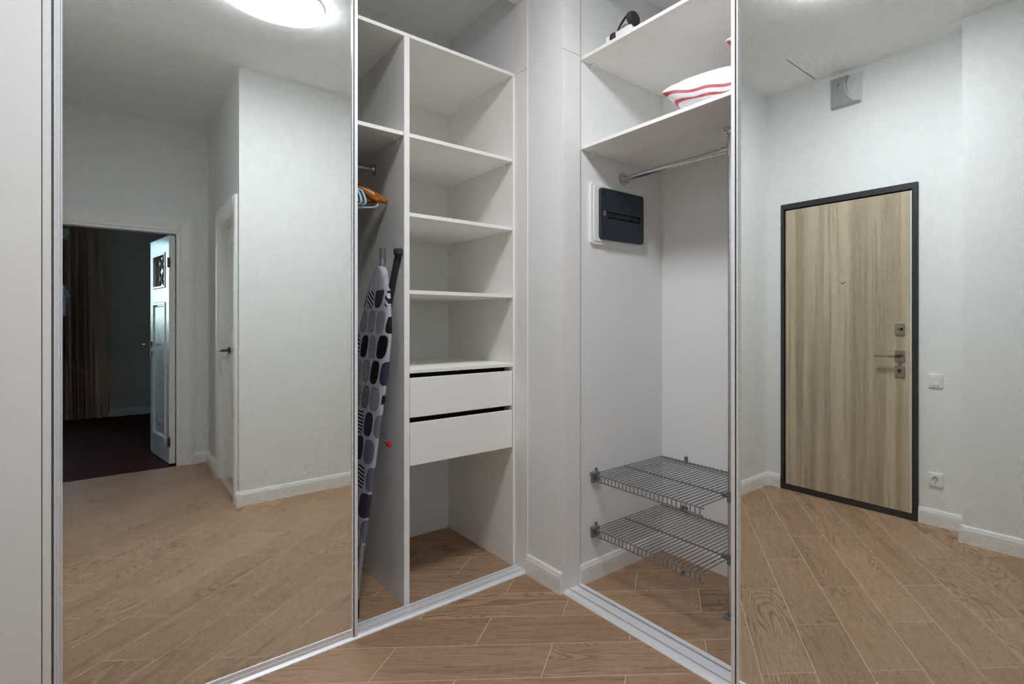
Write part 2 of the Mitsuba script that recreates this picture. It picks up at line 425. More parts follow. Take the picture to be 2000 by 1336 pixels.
# ------------------------------------------------------------------ entrance door
d1 = thing('door_1', 'oak-veneered entrance door in a black metal frame', 'door', kind='structure')
fy0, fy1, fz = 1.119, 2.081, 2.048
obj('frame', cut(box([XE - 0.07, fy0, 0.0], [XE + 0.016, fy1, fz], 0.003), box([XE - 0.1, fy0 + 0.030, 0.036], [XE + 0.1, fy1 - 0.030, fz - 0.038])), 'mat_black_metal', d1, label='black metal door frame')
obj('seal', cut(box([XE - 0.05, fy0 + 0.028, 0.030], [XE + 0.004, fy1 - 0.028, fz - 0.036]), box([XE - 0.1, fy0 + 0.038, 0.038], [XE + 0.1, fy1 - 0.038, fz - 0.046])), 'mat_black', d1)
obj('leaf', box([XE - 0.045, fy0 + 0.0385, 0.0385], [XE + 0.010, fy1 - 0.0385, fz - 0.0465], 0.0015), 'mat_oak', d1, label='leaf with greyed oak veneer')
ly0 = fy0 + 0.0385
obj('edge_strip', box([XE - 0.02, ly0 - 0.002, 0.0385], [XE + 0.012, ly0 + 0.006, fz - 0.0465], 0.001), 'mat_aluminium', d1, label='thin bright edge strip')
for hz in (1.955, 1.525, 0.115):
    obj('hinge', lathe([(0, -0.06), (0.010, -0.06), (0.011, -0.058), (0.011, -0.002), (0.0095, 0.0), (0.011, 0.002), (0.011, 0.058), (0.010, 0.06), (0, 0.06)], [XE + 0.020, fy1 - 0.019, hz], sides=18), 'mat_black_metal', d1, smooth=35, label='black cylindrical hinge')
XD = XE + 0.010


def plate(name, zc, kind):
    yc = 1.2265
    k = obj(name, extrude(rounded((yc - 0.031, zc - 0.034), (yc + 0.031, zc + 0.034), 0.006), 0, XD, XD + 0.009), 'mat_nickel', d1, label='bronze-toned square lock plate')
    obj('rim', extrude(rounded((yc - 0.024, zc - 0.027), (yc + 0.024, zc + 0.027), 0.005), 0, XD + 0.009, XD + 0.0115), 'mat_nickel', k)
    if kind == 'turn':
        obj('thumb_turn', box([XD + 0.0115, yc - 0.012, zc - 0.004], [XD + 0.028, yc + 0.002, zc + 0.004], 0.002), 'mat_dark_nickel', k)
        obj('keyhole', lathe([(0, 0), (0.008, 0), (0.008, 0.003), (0, 0.003)], [XD + 0.0115, yc - 0.013, zc], axis=0, sides=16), 'mat_black', k)
    elif kind == 'key':
        obj('cylinder', lathe([(0, 0), (0.0115, 0), (0.0115, 0.007), (0, 0.007)], [XD + 0.0115, yc, zc + 0.004], axis=0, sides=20), 'mat_dark_nickel', k)
        obj('keyhole', box([XD + 0.0185, yc - 0.002, zc - 0.006], [XD + 0.0192, yc + 0.002, zc + 0.011]), 'mat_black', k)
    return k


plate('lock_plate', 1.158, 'turn')
hp = plate('handle_plate', 0.994, 'none')
obj('neck', lathe([(0, 0), (0.012, 0), (0.010, 0.012), (0.010, 0.05), (0, 0.05)], [XD + 0.0115, 1.2265, 0.994], axis=0, sides=20), 'mat_dark_nickel', hp, smooth=35)
obj('lever', box([XD + 0.046, 1.216, 0.985], [XD + 0.060, 1.366, 1.003], 0.005), 'mat_nickel', hp)
plate('lock_plate', 0.899, 'key')
pe = obj('peephole', lathe([(0, 0), (0.0165, 0), (0.0165, 0.004), (0.011, 0.008), (0.009, 0.006), (0, 0.004)], [XD, 1.601, 1.474], axis=0, sides=28), 'mat_oak', d1, smooth=30, label='small round peephole')

# light switch and socket right of the entrance door
sw = thing('light_switch', 'white square light switch right of the entrance door', 'light switch')
obj('frame', cut(box([XE, 0.981, 0.814], [XE + 0.010, 1.062, 0.895], 0.004), box([XE + 0.004, 0.9935, 0.8265], [XE + 0.02, 1.0495, 0.8825])), 'mat_plastic_white', sw)
obj('rocker', box([XE + 0.003, 0.994, 0.827], [XE + 0.013, 1.049, 0.882], 0.003), 'mat_plastic_white', sw)
so = thing('power_socket', 'white square power socket near the floor right of the entrance door', 'socket')
yc, zc = 1.0215, 0.271
obj('frame', cut(box([XE, yc - 0.0405, zc - 0.0405], [XE + 0.010, yc + 0.0405, zc + 0.0405], 0.004), box([XE + 0.003, yc - 0.028, zc - 0.028], [XE + 0.02, yc + 0.028, zc + 0.028])), 'mat_plastic_white', so)
ins = box([XE + 0.002, yc - 0.0278, zc - 0.0278], [XE + 0.0115, yc + 0.0278, zc + 0.0278], 0.002)
obj('insert', cut(ins, lathe([(0, 0), (0.0195, 0), (0.0195, 0.02), (0, 0.02)], [XE + 0.0055, yc, zc], axis=0, sides=32)), 'mat_plastic_white', so)
obj('well', lathe([(0, 0), (0.0192, 0), (0.0192, 0.0010), (0, 0.0010)], [XE + 0.0050, yc, zc], axis=0, sides=32), 'mat_vent_light', so)
for dy in (-0.0095, 0.0095):
    obj('contact_hole', lathe([(0, 0), (0.0030, 0), (0.0030, 0.0006), (0, 0.0006)], [XE + 0.0060, yc + dy, zc], axis=0, sides=12), 'mat_black', so)
for dz in (-0.0165, 0.0165):
    obj('earth_clip', box([XE + 0.006, yc - 0.003, zc + dz - 0.002], [XE + 0.0105, yc + 0.003, zc + dz + 0.002]), 'mat_dark_nickel', so)

# ------------------------------------------------------------------ bedroom doorway, its door, the bedroom
d2 = thing('door_2', 'open white panelled bedroom door in its casing, in the left mirror', 'door', kind='structure')
CAS = 0.092


def casing_profile(w):
    return [(0, 0), (w, 0), (w, 0.012), (w - 0.006, 0.016), (w - 0.022, 0.018), (w - 0.026, 0.014), (w - 0.030, 0.018), (w - 0.062, 0.015), (w - 0.066, 0.012), (0.010, 0.012), (0.004, 0.008), (0, 0.006)]


pr = casing_profile(CAS)
obj('casing', extrude([(OPX1 + a, YB + b) for a, b in pr], 2, 0, OPZ + CAS), 'mat_trim', d2)
obj('casing', box([XS + 0.0, YB, 0], [OPX0, YB + 0.014, OPZ + CAS], 0.002), 'mat_trim', d2)
obj('casing', extrude([(YB + b, OPZ + a) for a, b in pr], 0, OPX0, OPX1), 'mat_trim', d2)
obj('jamb', box([OPX1 - 0.016, YB - 0.102, 0], [OPX1 + 0.002, YB + 0.004, OPZ], 0.001), 'mat_trim', d2)
obj('jamb', box([OPX0 - 0.002, YB - 0.102, 0], [OPX0 + 0.016, YB + 0.004, OPZ], 0.001), 'mat_trim', d2)
obj('jamb', box([OPX0, YB - 0.102, OPZ - 0.016], [OPX1, YB + 0.004, OPZ + 0.002], 0.001), 'mat_trim', d2)

# the leaf is built in its own frame (along +u from the hinge, face towards -x) and turned open into the bedroom
LW, LT = 0.745, 0.038
z0, z1 = 0.012, OPZ - 0.022


def leaf_place(m):
    """local (u along the leaf, w across its thickness, z): u runs into the room"""
    ang = math.radians(6.5)
    v = np.array(m.vertices if hasattr(m, 'vertices') else m.to_mesh().vert_properties[:, :3], float)
    f = np.array(m.faces if hasattr(m, 'faces') else m.to_mesh().tri_verts)
    du, dw = np.array([-math.sin(ang), -math.cos(ang), 0]), np.array([-math.cos(ang), math.sin(ang), 0])
    o = np.array([OPX1 - 0.020, YB - 0.062, 0])
    out = o + v[:, :1] * du + v[:, 1:2] * dw + v[:, 2:] * [0, 0, 1]
    mm = trimesh.Trimesh(out, f, process=False)
    if mm.volume < 0:
        mm.invert()
    return mm


gz0, gz1 = 1.505, 1.790
leaf = cut(box([0, 0, z0], [LW, LT, z1], 0.003), box([0.145, -0.1, gz0], [LW - 0.145, 0.1, gz1]), box([0.13, LT - 0.010, 0.19], [LW - 0.13, LT + 0.02, 1.375]), box([0.13, -0.02, 0.19], [LW - 0.13, 0.010, 1.375]))
obj('leaf', leaf_place(leaf), 'mat_door_white', d2)
pa = cut(box([0.160, 0.008, 0.22], [LW - 0.160, LT - 0.002, 1.345], 0.012))
obj('panel', leaf_place(pa), 'mat_door_white', d2)
mo = [cut(box([0.13, LT - 0.012, 0.19], [LW - 0.13, LT + 0.006, 1.375], 0.005), box([0.152, -0.1, 0.212], [LW - 0.152, 0.2, 1.353])),
      cut(box([0.137, LT - 0.012, gz0 - 0.010], [LW - 0.137, LT + 0.006, gz1 + 0.010], 0.005), box([0.155, -0.1, gz0 + 0.010], [LW - 0.155, 0.2, gz1 - 0.010]))]
for m in mo:
    obj('moulding', leaf_place(m), 'mat_door_white', d2)
obj('glass_pane', leaf_place(box([0.146, 0.017, gz0], [LW - 0.146, 0.021, gz1])), 'mat_glass_dark', d2, label='dark glass pane')
gw, gh = LW - 0.31, gz1 - gz0 - 0.02
for k in (-1, 1):
    for off in (-0.25, 0.25):
        cxm = LW / 2 + off * gw
        a0 = np.array([max(0.156, cxm - 0.5 * gw), 0.026]); b0 = np.array([min(LW - 0.156, cxm + 0.5 * gw), 0.026])
        za = gz0 + 0.012 + (a0[0] - (cxm - 0.5 * gw)) / gw * (gh - 0.004)
        zb = gz0 + 0.012 + (b0[0] - (cxm - 0.5 * gw)) / gw * (gh - 0.004)
        if k < 0:
            za, zb = gz0 + gz1 - za, gz0 + gz1 - zb
        obj('lattice_bar', leaf_place(tube([[a0[0], a0[1], za], [b0[0], b0[1], zb]], 0.006, 6)), 'mat_trim', d2)
for s in (1, -1):
    wy = LT if s > 0 else 0
    hd = obj('handle', leaf_place(tube([[LW - 0.06, wy, 1.0], [LW - 0.06, wy + s * 0.012, 1.0]], [0.026, 0.024], 20)), 'mat_dark_nickel', d2, label='dark metal lever handle')
    obj('lever', leaf_place(tube([[LW - 0.06, wy, 1.0], [LW - 0.06, wy + s * 0.045, 1.0], [LW - 0.075, wy + s * 0.055, 1.0], [LW - 0.18, wy + s * 0.055, 1.003]], 0.009, 12)), 'mat_dark_nickel', hd, smooth=40)
    obj('keyhole', leaf_place(tube([[LW - 0.06, wy, 0.915], [LW - 0.06, wy + s * 0.008, 0.915]], [0.022, 0.020], 20)), 'mat_dark_nickel', d2)
for hz in (1.70, 0.20):
    obj('hinge', leaf_place(tube([[-0.004, LT + 0.002, hz - 0.04], [-0.004, LT + 0.002, hz + 0.04]], 0.009, 12)), 'mat_dark_nickel', d2)

# bedroom shell
BX0, BX1, BY = -2.6, 1.2, -5.36
obj('floor', box([BX0 - 0.1, BY - 0.1, -0.06], [BX1 + 0.1, YB - 0.012, 0.0]), 'mat_bedroom_floor', kind='structure', label='dark brown wooden floor of the bedroom', cat='floor')
obj('threshold', box([OPX0, YB - 0.025, -0.002], [OPX1, YB - 0.002, 0.004], 0.002), 'mat_bedroom_floor', label='dark threshold strip under the bedroom doorway', cat='threshold')
wbx = cut(box([BX0 - 0.1, BY - 0.1, 0], [BX1 + 0.1, BY, Z]), box([-2.05, BY - 0.3, 0.85], [-0.55, BY + 0.1, 2.35]))
obj('wall_bedroom', wbx, 'mat_bedroom_paint', kind='structure', label='dim grey wall behind the brown curtain', cat='wall')
obj('wall_bedroom', box([BX0 - 0.1, BY, 0], [BX0, YB - 0.1, Z]), 'mat_bedroom_paint', kind='structure', label='dim left wall of the bedroom, out of view', cat='wall')
obj('wall_bedroom', box([BX1, BY, 0], [BX1 + 0.1, YB, Z]), 'mat_bedroom_paint', kind='structure', label='dim right wall of the bedroom behind its open door', cat='wall')
baseboard('baseboard_bedroom', 'dim baseboard along the bedroom wall right of the curtain', BX0, BY, BX1, BY, 0, 1)
w1 = thing('window_1', 'white bedroom window beside the brown curtain', 'window', kind='structure')
obj('frame', cut(box([-2.05, BY - 0.08, 0.85], [-0.55, BY - 0.02, 2.35], 0.004), box([-1.99, BY - 0.2, 0.91], [-1.33, BY + 0.1, 2.29]), box([-1.27, BY - 0.2, 0.91], [-0.61, BY + 0.1, 2.29])), 'mat_trim', w1)
for xa in (-1.99, -1.27):
    obj('pane', box([xa, BY - 0.052, 0.91], [xa + 0.66, BY - 0.048, 2.29]), {'type': 'thindielectric'}, w1)
obj('sill', box([-2.1, BY - 0.06, 0.82], [-0.5, BY + 0.12, 0.85], 0.004), 'mat_trim', w1)

# curtain
nu, nv = 90, 40
uu, vv = np.meshgrid(np.linspace(0, 1, nu), np.linspace(0, 1, nv), indexing='ij')
cw = 0.34 + 0.06 * vv
xx = -0.435 + uu * cw + 0.015 * np.sin(uu * 9) * vv
yy = BY + 0.16 + (0.028 + 0.012 * vv) * np.sin(uu * 2 * math.pi * 5.5 + 0.8 * np.sin(vv * 3)) + 0.012 * np.sin(uu * 31 + vv * 2)
zz = 2.74 - vv * (2.74 - 0.02)
v = np.stack([xx, yy, zz], -1).reshape(-1, 3)
vb = v + [0, 0.004, 0]
qs = []
for i in range(nu - 1):
    for j in range(nv - 1):
        a = i * nv + j
        qs.append([a, a + nv, a + nv + 1, a + 1])
qs = np.array(qs)
N = nu * nv
ring = [i * nv for i in range(nu)] + [(nu - 1) * nv + j for j in range(1, nv)] + [i * nv + nv - 1 for i in range(nu - 2, -1, -1)] + [j for j in range(nv - 2, 0, -1)]
side = np.array([[ring[k], ring[(k + 1) % len(ring)], ring[(k + 1) % len(ring)] + N, ring[k] + N] for k in range(len(ring))])
allq = np.vstack([qs[:, ::-1], qs + N, side])
cm = trimesh.Trimesh(np.vstack([v, vb]), np.vstack([allq[:, [0, 1, 2]], allq[:, [0, 2, 3]]]), process=False)
cu = thing('curtain', 'brown floor-length curtain in the bedroom, reflected in the left mirror', 'curtain')
obj('cloth', cm, 'mat_curtain', cu, smooth=50)
obj('rod', tube([[-2.3, BY + 0.17, 2.76], [0.15, BY + 0.17, 2.76]], 0.012, 12), 'mat_dark_nickel', cu, smooth=40)
for xb in (-2.2, 0.1):
    obj('bracket', tube([[xb, BY, 2.76], [xb, BY + 0.17, 2.76]], 0.008, 8), 'mat_dark_nickel', cu)

ch = thing('crystal_drops', 'string of small cut-glass drops at the left edge of the left mirror', 'crystal pendant')
gx, gy = -0.372, -4.75
obj('string', tube([[gx, gy, Z - 0.001], [gx, gy, 1.275]], 0.0015, 6), 'mat_nickel', ch)
obj('canopy', lathe([(0, 0), (0.05, 0), (0.045, -0.02), (0, -0.03)][::-1], [gx, gy, Z], sides=24), 'mat_nickel', ch, smooth=35)
for bz, br in ((2.26, 0.014), (2.22, 0.030), (2.175, 0.018), (1.60, 0.014), (1.555, 0.026), (1.50, 0.036), (1.43, 0.028), (1.375, 0.022), (1.325, 0.016), (1.285, 0.012)):
    bead = trimesh.creation.icosphere(subdivisions=1, radius=br)
    bead.apply_scale([1, 1, 1.15])
    bead.apply_translation([gx, gy, bz])
    obj('bead', bead, 'mat_bead', ch)

# ------------------------------------------------------------------ closed side door
d3 = thing('door_3', 'closed white side door with dark lever handle, in the left mirror', 'door', kind='structure')
obj('casing', extrude([(XC - b, D3Y0 - a) for a, b in pr], 2, 0, OPZ + CAS), 'mat_trim', d3)
obj('casing', extrude([(XC - b, D3Y1 + a) for a, b in pr], 2, 0, OPZ + CAS), 'mat_trim', d3)
obj('casing', extrude([(XC - b, OPZ + a) for a, b in pr], 1, D3Y0, D3Y1), 'mat_trim', d3)
for ya in (D3Y0 - 0.002, D3Y1 - 0.014):
    obj('jamb', box([XC - 0.004, ya, 0], [XC + 0.102, ya + 0.016, OPZ], 0.001), 'mat_trim', d3)
obj('jamb', box([XC - 0.004, D3Y0, OPZ - 0.014], [XC + 0.102, D3Y1, OPZ + 0.002], 0.001), 'mat_trim', d3)
XL = XC + 0.052
obj('leaf', cut(box([XL, D3Y0 + 0.016, 0.010], [XL + 0.038, D3Y1 - 0.016, OPZ - 0.017], 0.002), box([XL - 0.02, D3Y0 + 0.13, 0.2], [XL + 0.008, D3Y1 - 0.13, 0.80]), box([XL - 0.02, D3Y0 + 0.13, 0.98 + 0.16], [XL + 0.008, D3Y1 - 0.13, 1.80])), 'mat_door_white', d3)
hd = obj('handle', lathe([(0, 0), (0.026, 0), (0.024, 0.012), (0, 0.012)], [XL - 0.012, D3Y0 + 0.075, 0.985], axis=0, sides=20), 'mat_dark_nickel', d3, label='dark lever handle')
obj('lever', tube([[XL, D3Y0 + 0.075, 0.985], [XL - 0.048, D3Y0 + 0.075, 0.985], [XL - 0.058, D3Y0 + 0.09, 0.985], [XL - 0.058, D3Y0 + 0.20, 0.988]], 0.009, 12), 'mat_dark_nickel', hd, smooth=40)

# ------------------------------------------------------------------ sliding mirror doors and their tracks
TRACK = [(0, 0), (0, 0.004), (0.010, 0.012), (0.018, 0.0135), (0.0275, 0.0135), (0.0285, 0.006), (0.0345, 0.006), (0.0355, 0.0125), (0.058, 0.0125), (0.060, 0.011), (0.075, 0.011), (0.0765, 0.006), (0.0825, 0.006), (0.0835, 0.012), (0.100, 0.012), (0.105, 0.008), (0.105, 0)]
tr = thing('sliding_track', 'silver two-groove floor track of the left wardrobe', 'door track')
obj('rail', extrude([(YL + a, z) for a, z in TRACK], 0, XL0, XR - 0.005), 'mat_aluminium', tr)
tr = thing('sliding_track', 'silver two-groove floor track of the right wardrobe', 'door track')
obj('rail', extrude([(XR + a, z) for a, z in TRACK], 1, YR0 + 0.002, YR1 - 0.013), 'mat_aluminium', tr)
for o0 in (0.0288, 0.0768):
    obj('groove', box([XR + o0, YR0 + 0.002, 0.0055], [XR + o0 + 0.0055, YR1 - 0.013, 0.0066]), 'mat_gap', tr)
for o0 in (0.0288, 0.0768):
    obj('groove', box([XL0, YL + o0, 0.0055], [XR - 0.005, YL + o0 + 0.0055, 0.0066]), 'mat_gap', 'sliding_track')
obj('top_track', box([XL0, YL + 0.005, Z - 0.100], [XR - 0.005, YL + 0.105, Z], 0.002), 'mat_aluminium', label='silver ceiling track over the left wardrobe, above the frame', cat='door track')
obj('top_track', box([XR + 0.005, YR0, Z - 0.100], [XR + 0.105, YR1 - 0.013, Z], 0.002), 'mat_aluminium', label='silver ceiling track over the right wardrobe, above the frame', cat='door track')

ZD0, ZD1 = 0.010, Z - 0.102


def stile(c0, w, d0, flip):
    """plan outline of a stile: a flat face with a shadow groove beside the glass; (across, depth) pairs"""
    s = [(0, 0), (w * 0.58, 0), (w * 0.60, 0.004), (w * 0.78, 0.004), (w * 0.80, 0.001), (w, 0.001), (w, 0.030), (0, 0.030)]
    return [((c0 + a) if not flip else (c0 - a), d0 + b) for a, b in s]


ML = 2.280                     # mirror plane, left door
md = thing('sliding_mirror_door', 'full-height mirrored sliding door of the left wardrobe', 'mirror door')
obj('mirror', box([-0.096, ML, ZD0 + 0.030], [0.612, ML + 0.004, ZD1 - 0.03]), 'mat_mirror', md, label='silvered mirror glass')
obj('stile', extrude(stile(-0.1105, 0.0150, ML - 0.010, False), 2, ZD0, ZD1), 'mat_aluminium', md)
obj('stile', extrude(stile(0.6285, 0.0175, ML - 0.010, True), 2, ZD0 - 0.002, ZD1), 'mat_aluminium', md)
obj('seal', box([0.6285 - 0.0175 * 0.77, ML - 0.0072, ZD0], [0.6285 - 0.0175 * 0.61, ML - 0.0050, ZD1]), 'mat_gap', md)
obj('bottom_rail', extrude([(ML - 0.004, ZD0), (ML - 0.004, ZD0 + 0.014), (ML - 0.002, ZD0 + 0.0155), (ML - 0.004, ZD0 + 0.017), (ML - 0.004, ZD0 + 0.029), (ML - 0.001, ZD0 + 0.031), (ML + 0.02, ZD0 + 0.031), (ML + 0.02, ZD0)], 0, -0.096, 0.611), 'mat_aluminium', md)
obj('top_rail', box([-0.096, ML - 0.004, ZD1 - 0.032], [0.611, ML + 0.02, ZD1], 0.002), 'mat_aluminium', md)
obj('backing', box([-0.096, ML + 0.0045, ZD0 + 0.03], [0.611, ML + 0.016, ZD1 - 0.03]), 'mat_mirror_back', md)
MR = 1.373
md = thing('sliding_mirror_door', 'full-height mirrored sliding door of the right wardrobe', 'mirror door')
obj('mirror', box([MR, YR0 + 0.03, ZD0 + 0.030], [MR + 0.004, 1.032, ZD1 - 0.03]), 'mat_mirror', md, label='silvered mirror glass')
obj('stile', extrude([(b, a) for a, b in stile(1.0545, 0.0260, MR - 0.010, True)], 2, ZD0 - 0.002, ZD1), 'mat_aluminium', md)
obj('seal', box([MR - 0.0078, 1.0545 - 0.026 * 0.775, ZD0], [MR - 0.0055, 1.0545 - 0.026 * 0.605, ZD1]), 'mat_gap', md)
obj('stile', extrude([(b, a) for a, b in stile(YR0 + 0.012, 0.0175, MR - 0.010, False)], 2, ZD0, ZD1), 'mat_aluminium', md)
obj('bottom_rail', box([MR - 0.004, YR0 + 0.03, ZD0], [MR + 0.02, 1.0285, ZD0 + 0.031], 0.002), 'mat_aluminium', md)
obj('top_rail', box([MR - 0.004, YR0 + 0.03, ZD1 - 0.032], [MR + 0.02, 1.0285, ZD1], 0.002), 'mat_aluminium', md)
obj('backing', box([MR + 0.0045, YR0 + 0.03, ZD0 + 0.03], [MR + 0.016, 1.0285, ZD1 - 0.03]), 'mat_mirror_back', md)

# ------------------------------------------------------------------ left wardrobe: shelving unit with drawers
un = thing('shelving_unit', 'white built-in shelving unit with two drawers in the left wardrobe', 'shelving unit')
YF = 2.380                      # front edges
XP = 1.331                      # inner face of the right side panel
XD0, XD1 = 0.8315, 0.8535        # divider
obj('side_panel', box([XP, YF, 0.0], [XR - 0.001, YBL, 2.409], 0.0008), 'mat_laminate', un)
obj('divider', box([XD0, YF, 0.0], [XD1, YBL, 2.409], 0.0008), 'mat_laminate', un)


def shelf(x0, x1, ztop, t=0.017, parent=un, brackets=True, y0=YF):
    s = obj('shelf', box([x0, y0, ztop - t], [x1 - (0.0022 if brackets else 0), YBL - 0.001, ztop], 0.0009), 'mat_laminate', parent)
    if brackets:
        for yb in (y0 + 0.06, YBL - 0.10):
            obj('bracket', cat(box([x1 - 0.0245, yb, ztop - t - 0.004], [x1 - 0.001, yb + 0.030, ztop - t - 0.0002], 0.001), box([x1 - 0.005, yb, ztop - t - 0.026], [x1 - 0.001, yb + 0.030, ztop - t - 0.003], 0.001)), 'mat_plastic_white', s)
    return s


shelf(XL0 + 0.002, XR - 0.001, 2.425, 0.016)
shelf(XD1, XP, 2.004)
shelf(XD1, XP, 1.667)
shelf(XD1, XP, 1.337)
shelf(XL0 + 0.002, XD0, 2.004)
shelf(XD1, XP + 0.008, 0.998, 0.016, brackets=False, y0=YF - 0.001)
obj('drawer_rear', box([XD1 + 0.002, YF + 0.075, 0.60], [XP - 0.002, YF + 0.09, 0.975]), 'mat_black', un)
for za, zb in ((0.793, 0.962), (0.588, 0.770)):
    dw = obj('drawer', cat(box([XD1 + 0.010, YF + 0.018, za + 0.012], [XP - 0.010, YF + 0.070, za + 0.11])), 'mat_laminate', un)
    obj('front', box([XD1 + 0.0015, YF, za], [XP - 0.004, YF + 0.018, zb], 0.0010), 'mat_laminate', dw)
obj('drawer_divider', box([XD1, YF + 0.02, 0.600], [XD1 + 0.006, YF + 0.5, 0.98]), 'mat_laminate', un)
obj('drawer_divider', box([XP - 0.004, YF + 0.02, 0.600], [XP, YF + 0.5, 0.98]), 'mat_laminate', un)
obj('drawer_base', box([XD1, YF + 0.02, 0.592], [XP, YF + 0.52, 0.600]), 'mat_laminate', un)

# clothes rail of the left compartment
RY, RZ = 2.747, 1.916
rl = thing('clothes_rail', 'dark chrome clothes rail in the left wardrobe compartment', 'clothes rail')
obj('rail', tube([[XL0 + 0.002, RY, RZ], [XD0 - 0.002, RY, RZ]], 0.0125, 16), 'mat_chrome', rl, smooth=40)
obj('flange', lathe([(0, -0.016), (0.017, -0.016), (0.019, -0.006), (0.028, -0.004), (0.028, 0), (0, 0)], [XD0, RY, RZ], axis=0, sides=28), 'mat_chrome', rl, smooth=35)

# hangers, turned so that their front ends show
def hanger(label, group, x, ang, mats, style, drop=0.0, half=0.22, tilt=0.0):
    """x: where it hangs on the rail; ang: turn of its plane in degrees from the closet's depth"""
    h = thing('coat_hanger', label, 'hanger', group)
    ca, sa = math.cos(math.radians(ang)), math.sin(math.radians(ang))
    d = np.array([sa, -ca, 0.0])           # towards the front
    o = np.array([x, RY, RZ])
    up = np.array([0, 0, 1.0])

    def P(a, z):
        return o + d * a + up * (z + tilt * a)
    th = np.linspace(math.radians(205), math.radians(-60), 16)
    r = 0.0125 + 0.004
    hook = [P(r * math.cos(t), r * math.sin(t)) for t in th] + [P(0.004, -0.030), P(0, -0.045), P(0, -0.062)]
    obj('hook', tube(hook, 0.0020, 8), 'mat_chrome' if style == 'wood' else mats, h, smooth=50)
    if style == 'wood':
        ts = np.linspace(-1, 1, 25)
        c = np.array([P(half * t, -0.066 - 0.118 * abs(t) ** 1.25 - drop) for t in ts])
        rad = np.array([0.008 + 0.007 * abs(t) ** 1.5 for t in ts])
        rad[0] *= 0.6
        rad[-1] *= 0.6
        m = tube(c, rad, 12)
        obj('arms', m, mats, h, smooth=50)
        obj('bar', tube([P(-half * 0.86, -0.180 - drop), P(half * 0.86, -0.180 - drop)], 0.006, 10), mats, h, smooth=50)
    else:
        pts = []
        for t in np.linspace(0, 1, 9):
            pts.append(P(half * 0.90 * t, -0.062 - 0.085 * t ** 1.1))
        for b in np.linspace(0.2, 1, 7):
            pts.append(P(half * (0.90 + 0.10 * math.sin(b * math.pi / 2)), -0.147 - 0.052 * b))
        pts.append(P(half * 0.97, -0.207))
        pts.append(P(half * 0.90, -0.210))
        front = pts
        back = [2 * (o + up * 0) * [1, 1, 0] - p * [1, 1, 0] + p * [0, 0, 1] for p in pts]
        loop = front + back[::-1]
        obj('frame', tube(loop, 0.0048, 10), mats, h, smooth=50)
    return h


hanger('amber wooden coat hanger nearest the divider on the left rail', None, 0.700, 33, 'mat_amber', 'wood')
hanger('second amber wooden coat hanger, just left of the foremost one', None, 0.672, 33, 'mat_amber', 'wood')
hanger('pale blue tubular hanger turned outward, with a straight lower bar', None, 0.655, 38, 'mat_pale_plastic', 'tube')
for k in range(4):
    hanger(('rightmost light blue plastic hanger of the tight bunch beside the mirror door', 'second light blue plastic hanger from the right in the tight bunch', 'third light blue plastic hanger from the right in the tight bunch', 'light blue plastic hanger of the bunch nearest the mirror door')[k], 'light blue plastic hangers', 0.640 - 0.012 * k, 27 - 1.5 * k, 'mat_blue_plastic', 'tube', half=0.215)

# ------------------------------------------------------------------ ironing board leaning on the divider
ib = thing('ironing_board', 'folded ironing board with pebble-print cover leaning upright in the left wardrobe', 'ironing board')
BC, ZT, ZB = 2.598, 1.449, 0.235


def bx(z):
    return 0.684 + 0.1 * (z - 0.26)


def half_width(z):
    t = (ZT - z)
    if t < 0.30:
        return 0.205 * (max(t, 0) / 0.30) ** 0.42 * (1 - 0.10 * (1 - t / 0.30))
    return 0.205 + 0.008 * math.sin(min((t - 0.30) / 0.4, 1) * math.pi) - 0.045 * max(0, (t - 0.45) / 0.76)


zs = ZT - (np.linspace(0, 1, 64) ** 1.7) * (ZT - ZB)
K = 17
rows, uvs = [], []
for z in zs:
    hw = max(half_width(z), 0.002)
    for a in np.linspace(-1, 1, K):
        bulge = 0.012 * (1 - abs(a) ** 6)
        rows.append([bx(z) - bulge + 0.004, BC - a * hw, z])
        uvs.append([a * hw + 0.3, z])
rows = np.array(rows)
backv = rows.copy()
nb = len(rows)
for i in range(nb):
    z = rows[i, 2]
    backv[i, 0] = bx(z) + 0.016
q = []
for i in range(len(zs) - 1):
    for j in range(K - 1):
        a = i * K + j
        q += [[a, a + K, a + K + 1, a + 1], [nb + a, nb + a + 1, nb + a + K + 1, nb + a + K]]
edge = [j for j in range(K)] + [i * K + K - 1 for i in range(1, len(zs))] + [(len(zs) - 1) * K + j for j in range(K - 2, -1, -1)] + [i * K for i in range(len(zs) - 2, 0, -1)]
for k in range(len(edge)):
    a, b = edge[k], edge[(k + 1) % len(edge)]
    q.append([a, b, nb + b, nb + a])
q = np.array(q)
bm = trimesh.Trimesh(np.vstack([rows, backv]), np.vstack([q[:, [0, 1, 2]], q[:, [0, 2, 3]]]), process=False)
if bm.volume < 0:
    bm.invert()
obj('cover', bm, 'mat_board', ib, smooth=True, uv=np.vstack([uvs, uvs]), label='grey cotton cover printed with dark pebbles')


def at_back(z, off=0.028):
    return min(bx(z) + off, XD0 - 0.013)


def leg(y0, za, y1, zb, r=0.011):
    return tube([[at_back(za), y0, za], [at_back(zb), y1, zb]], r, 12)


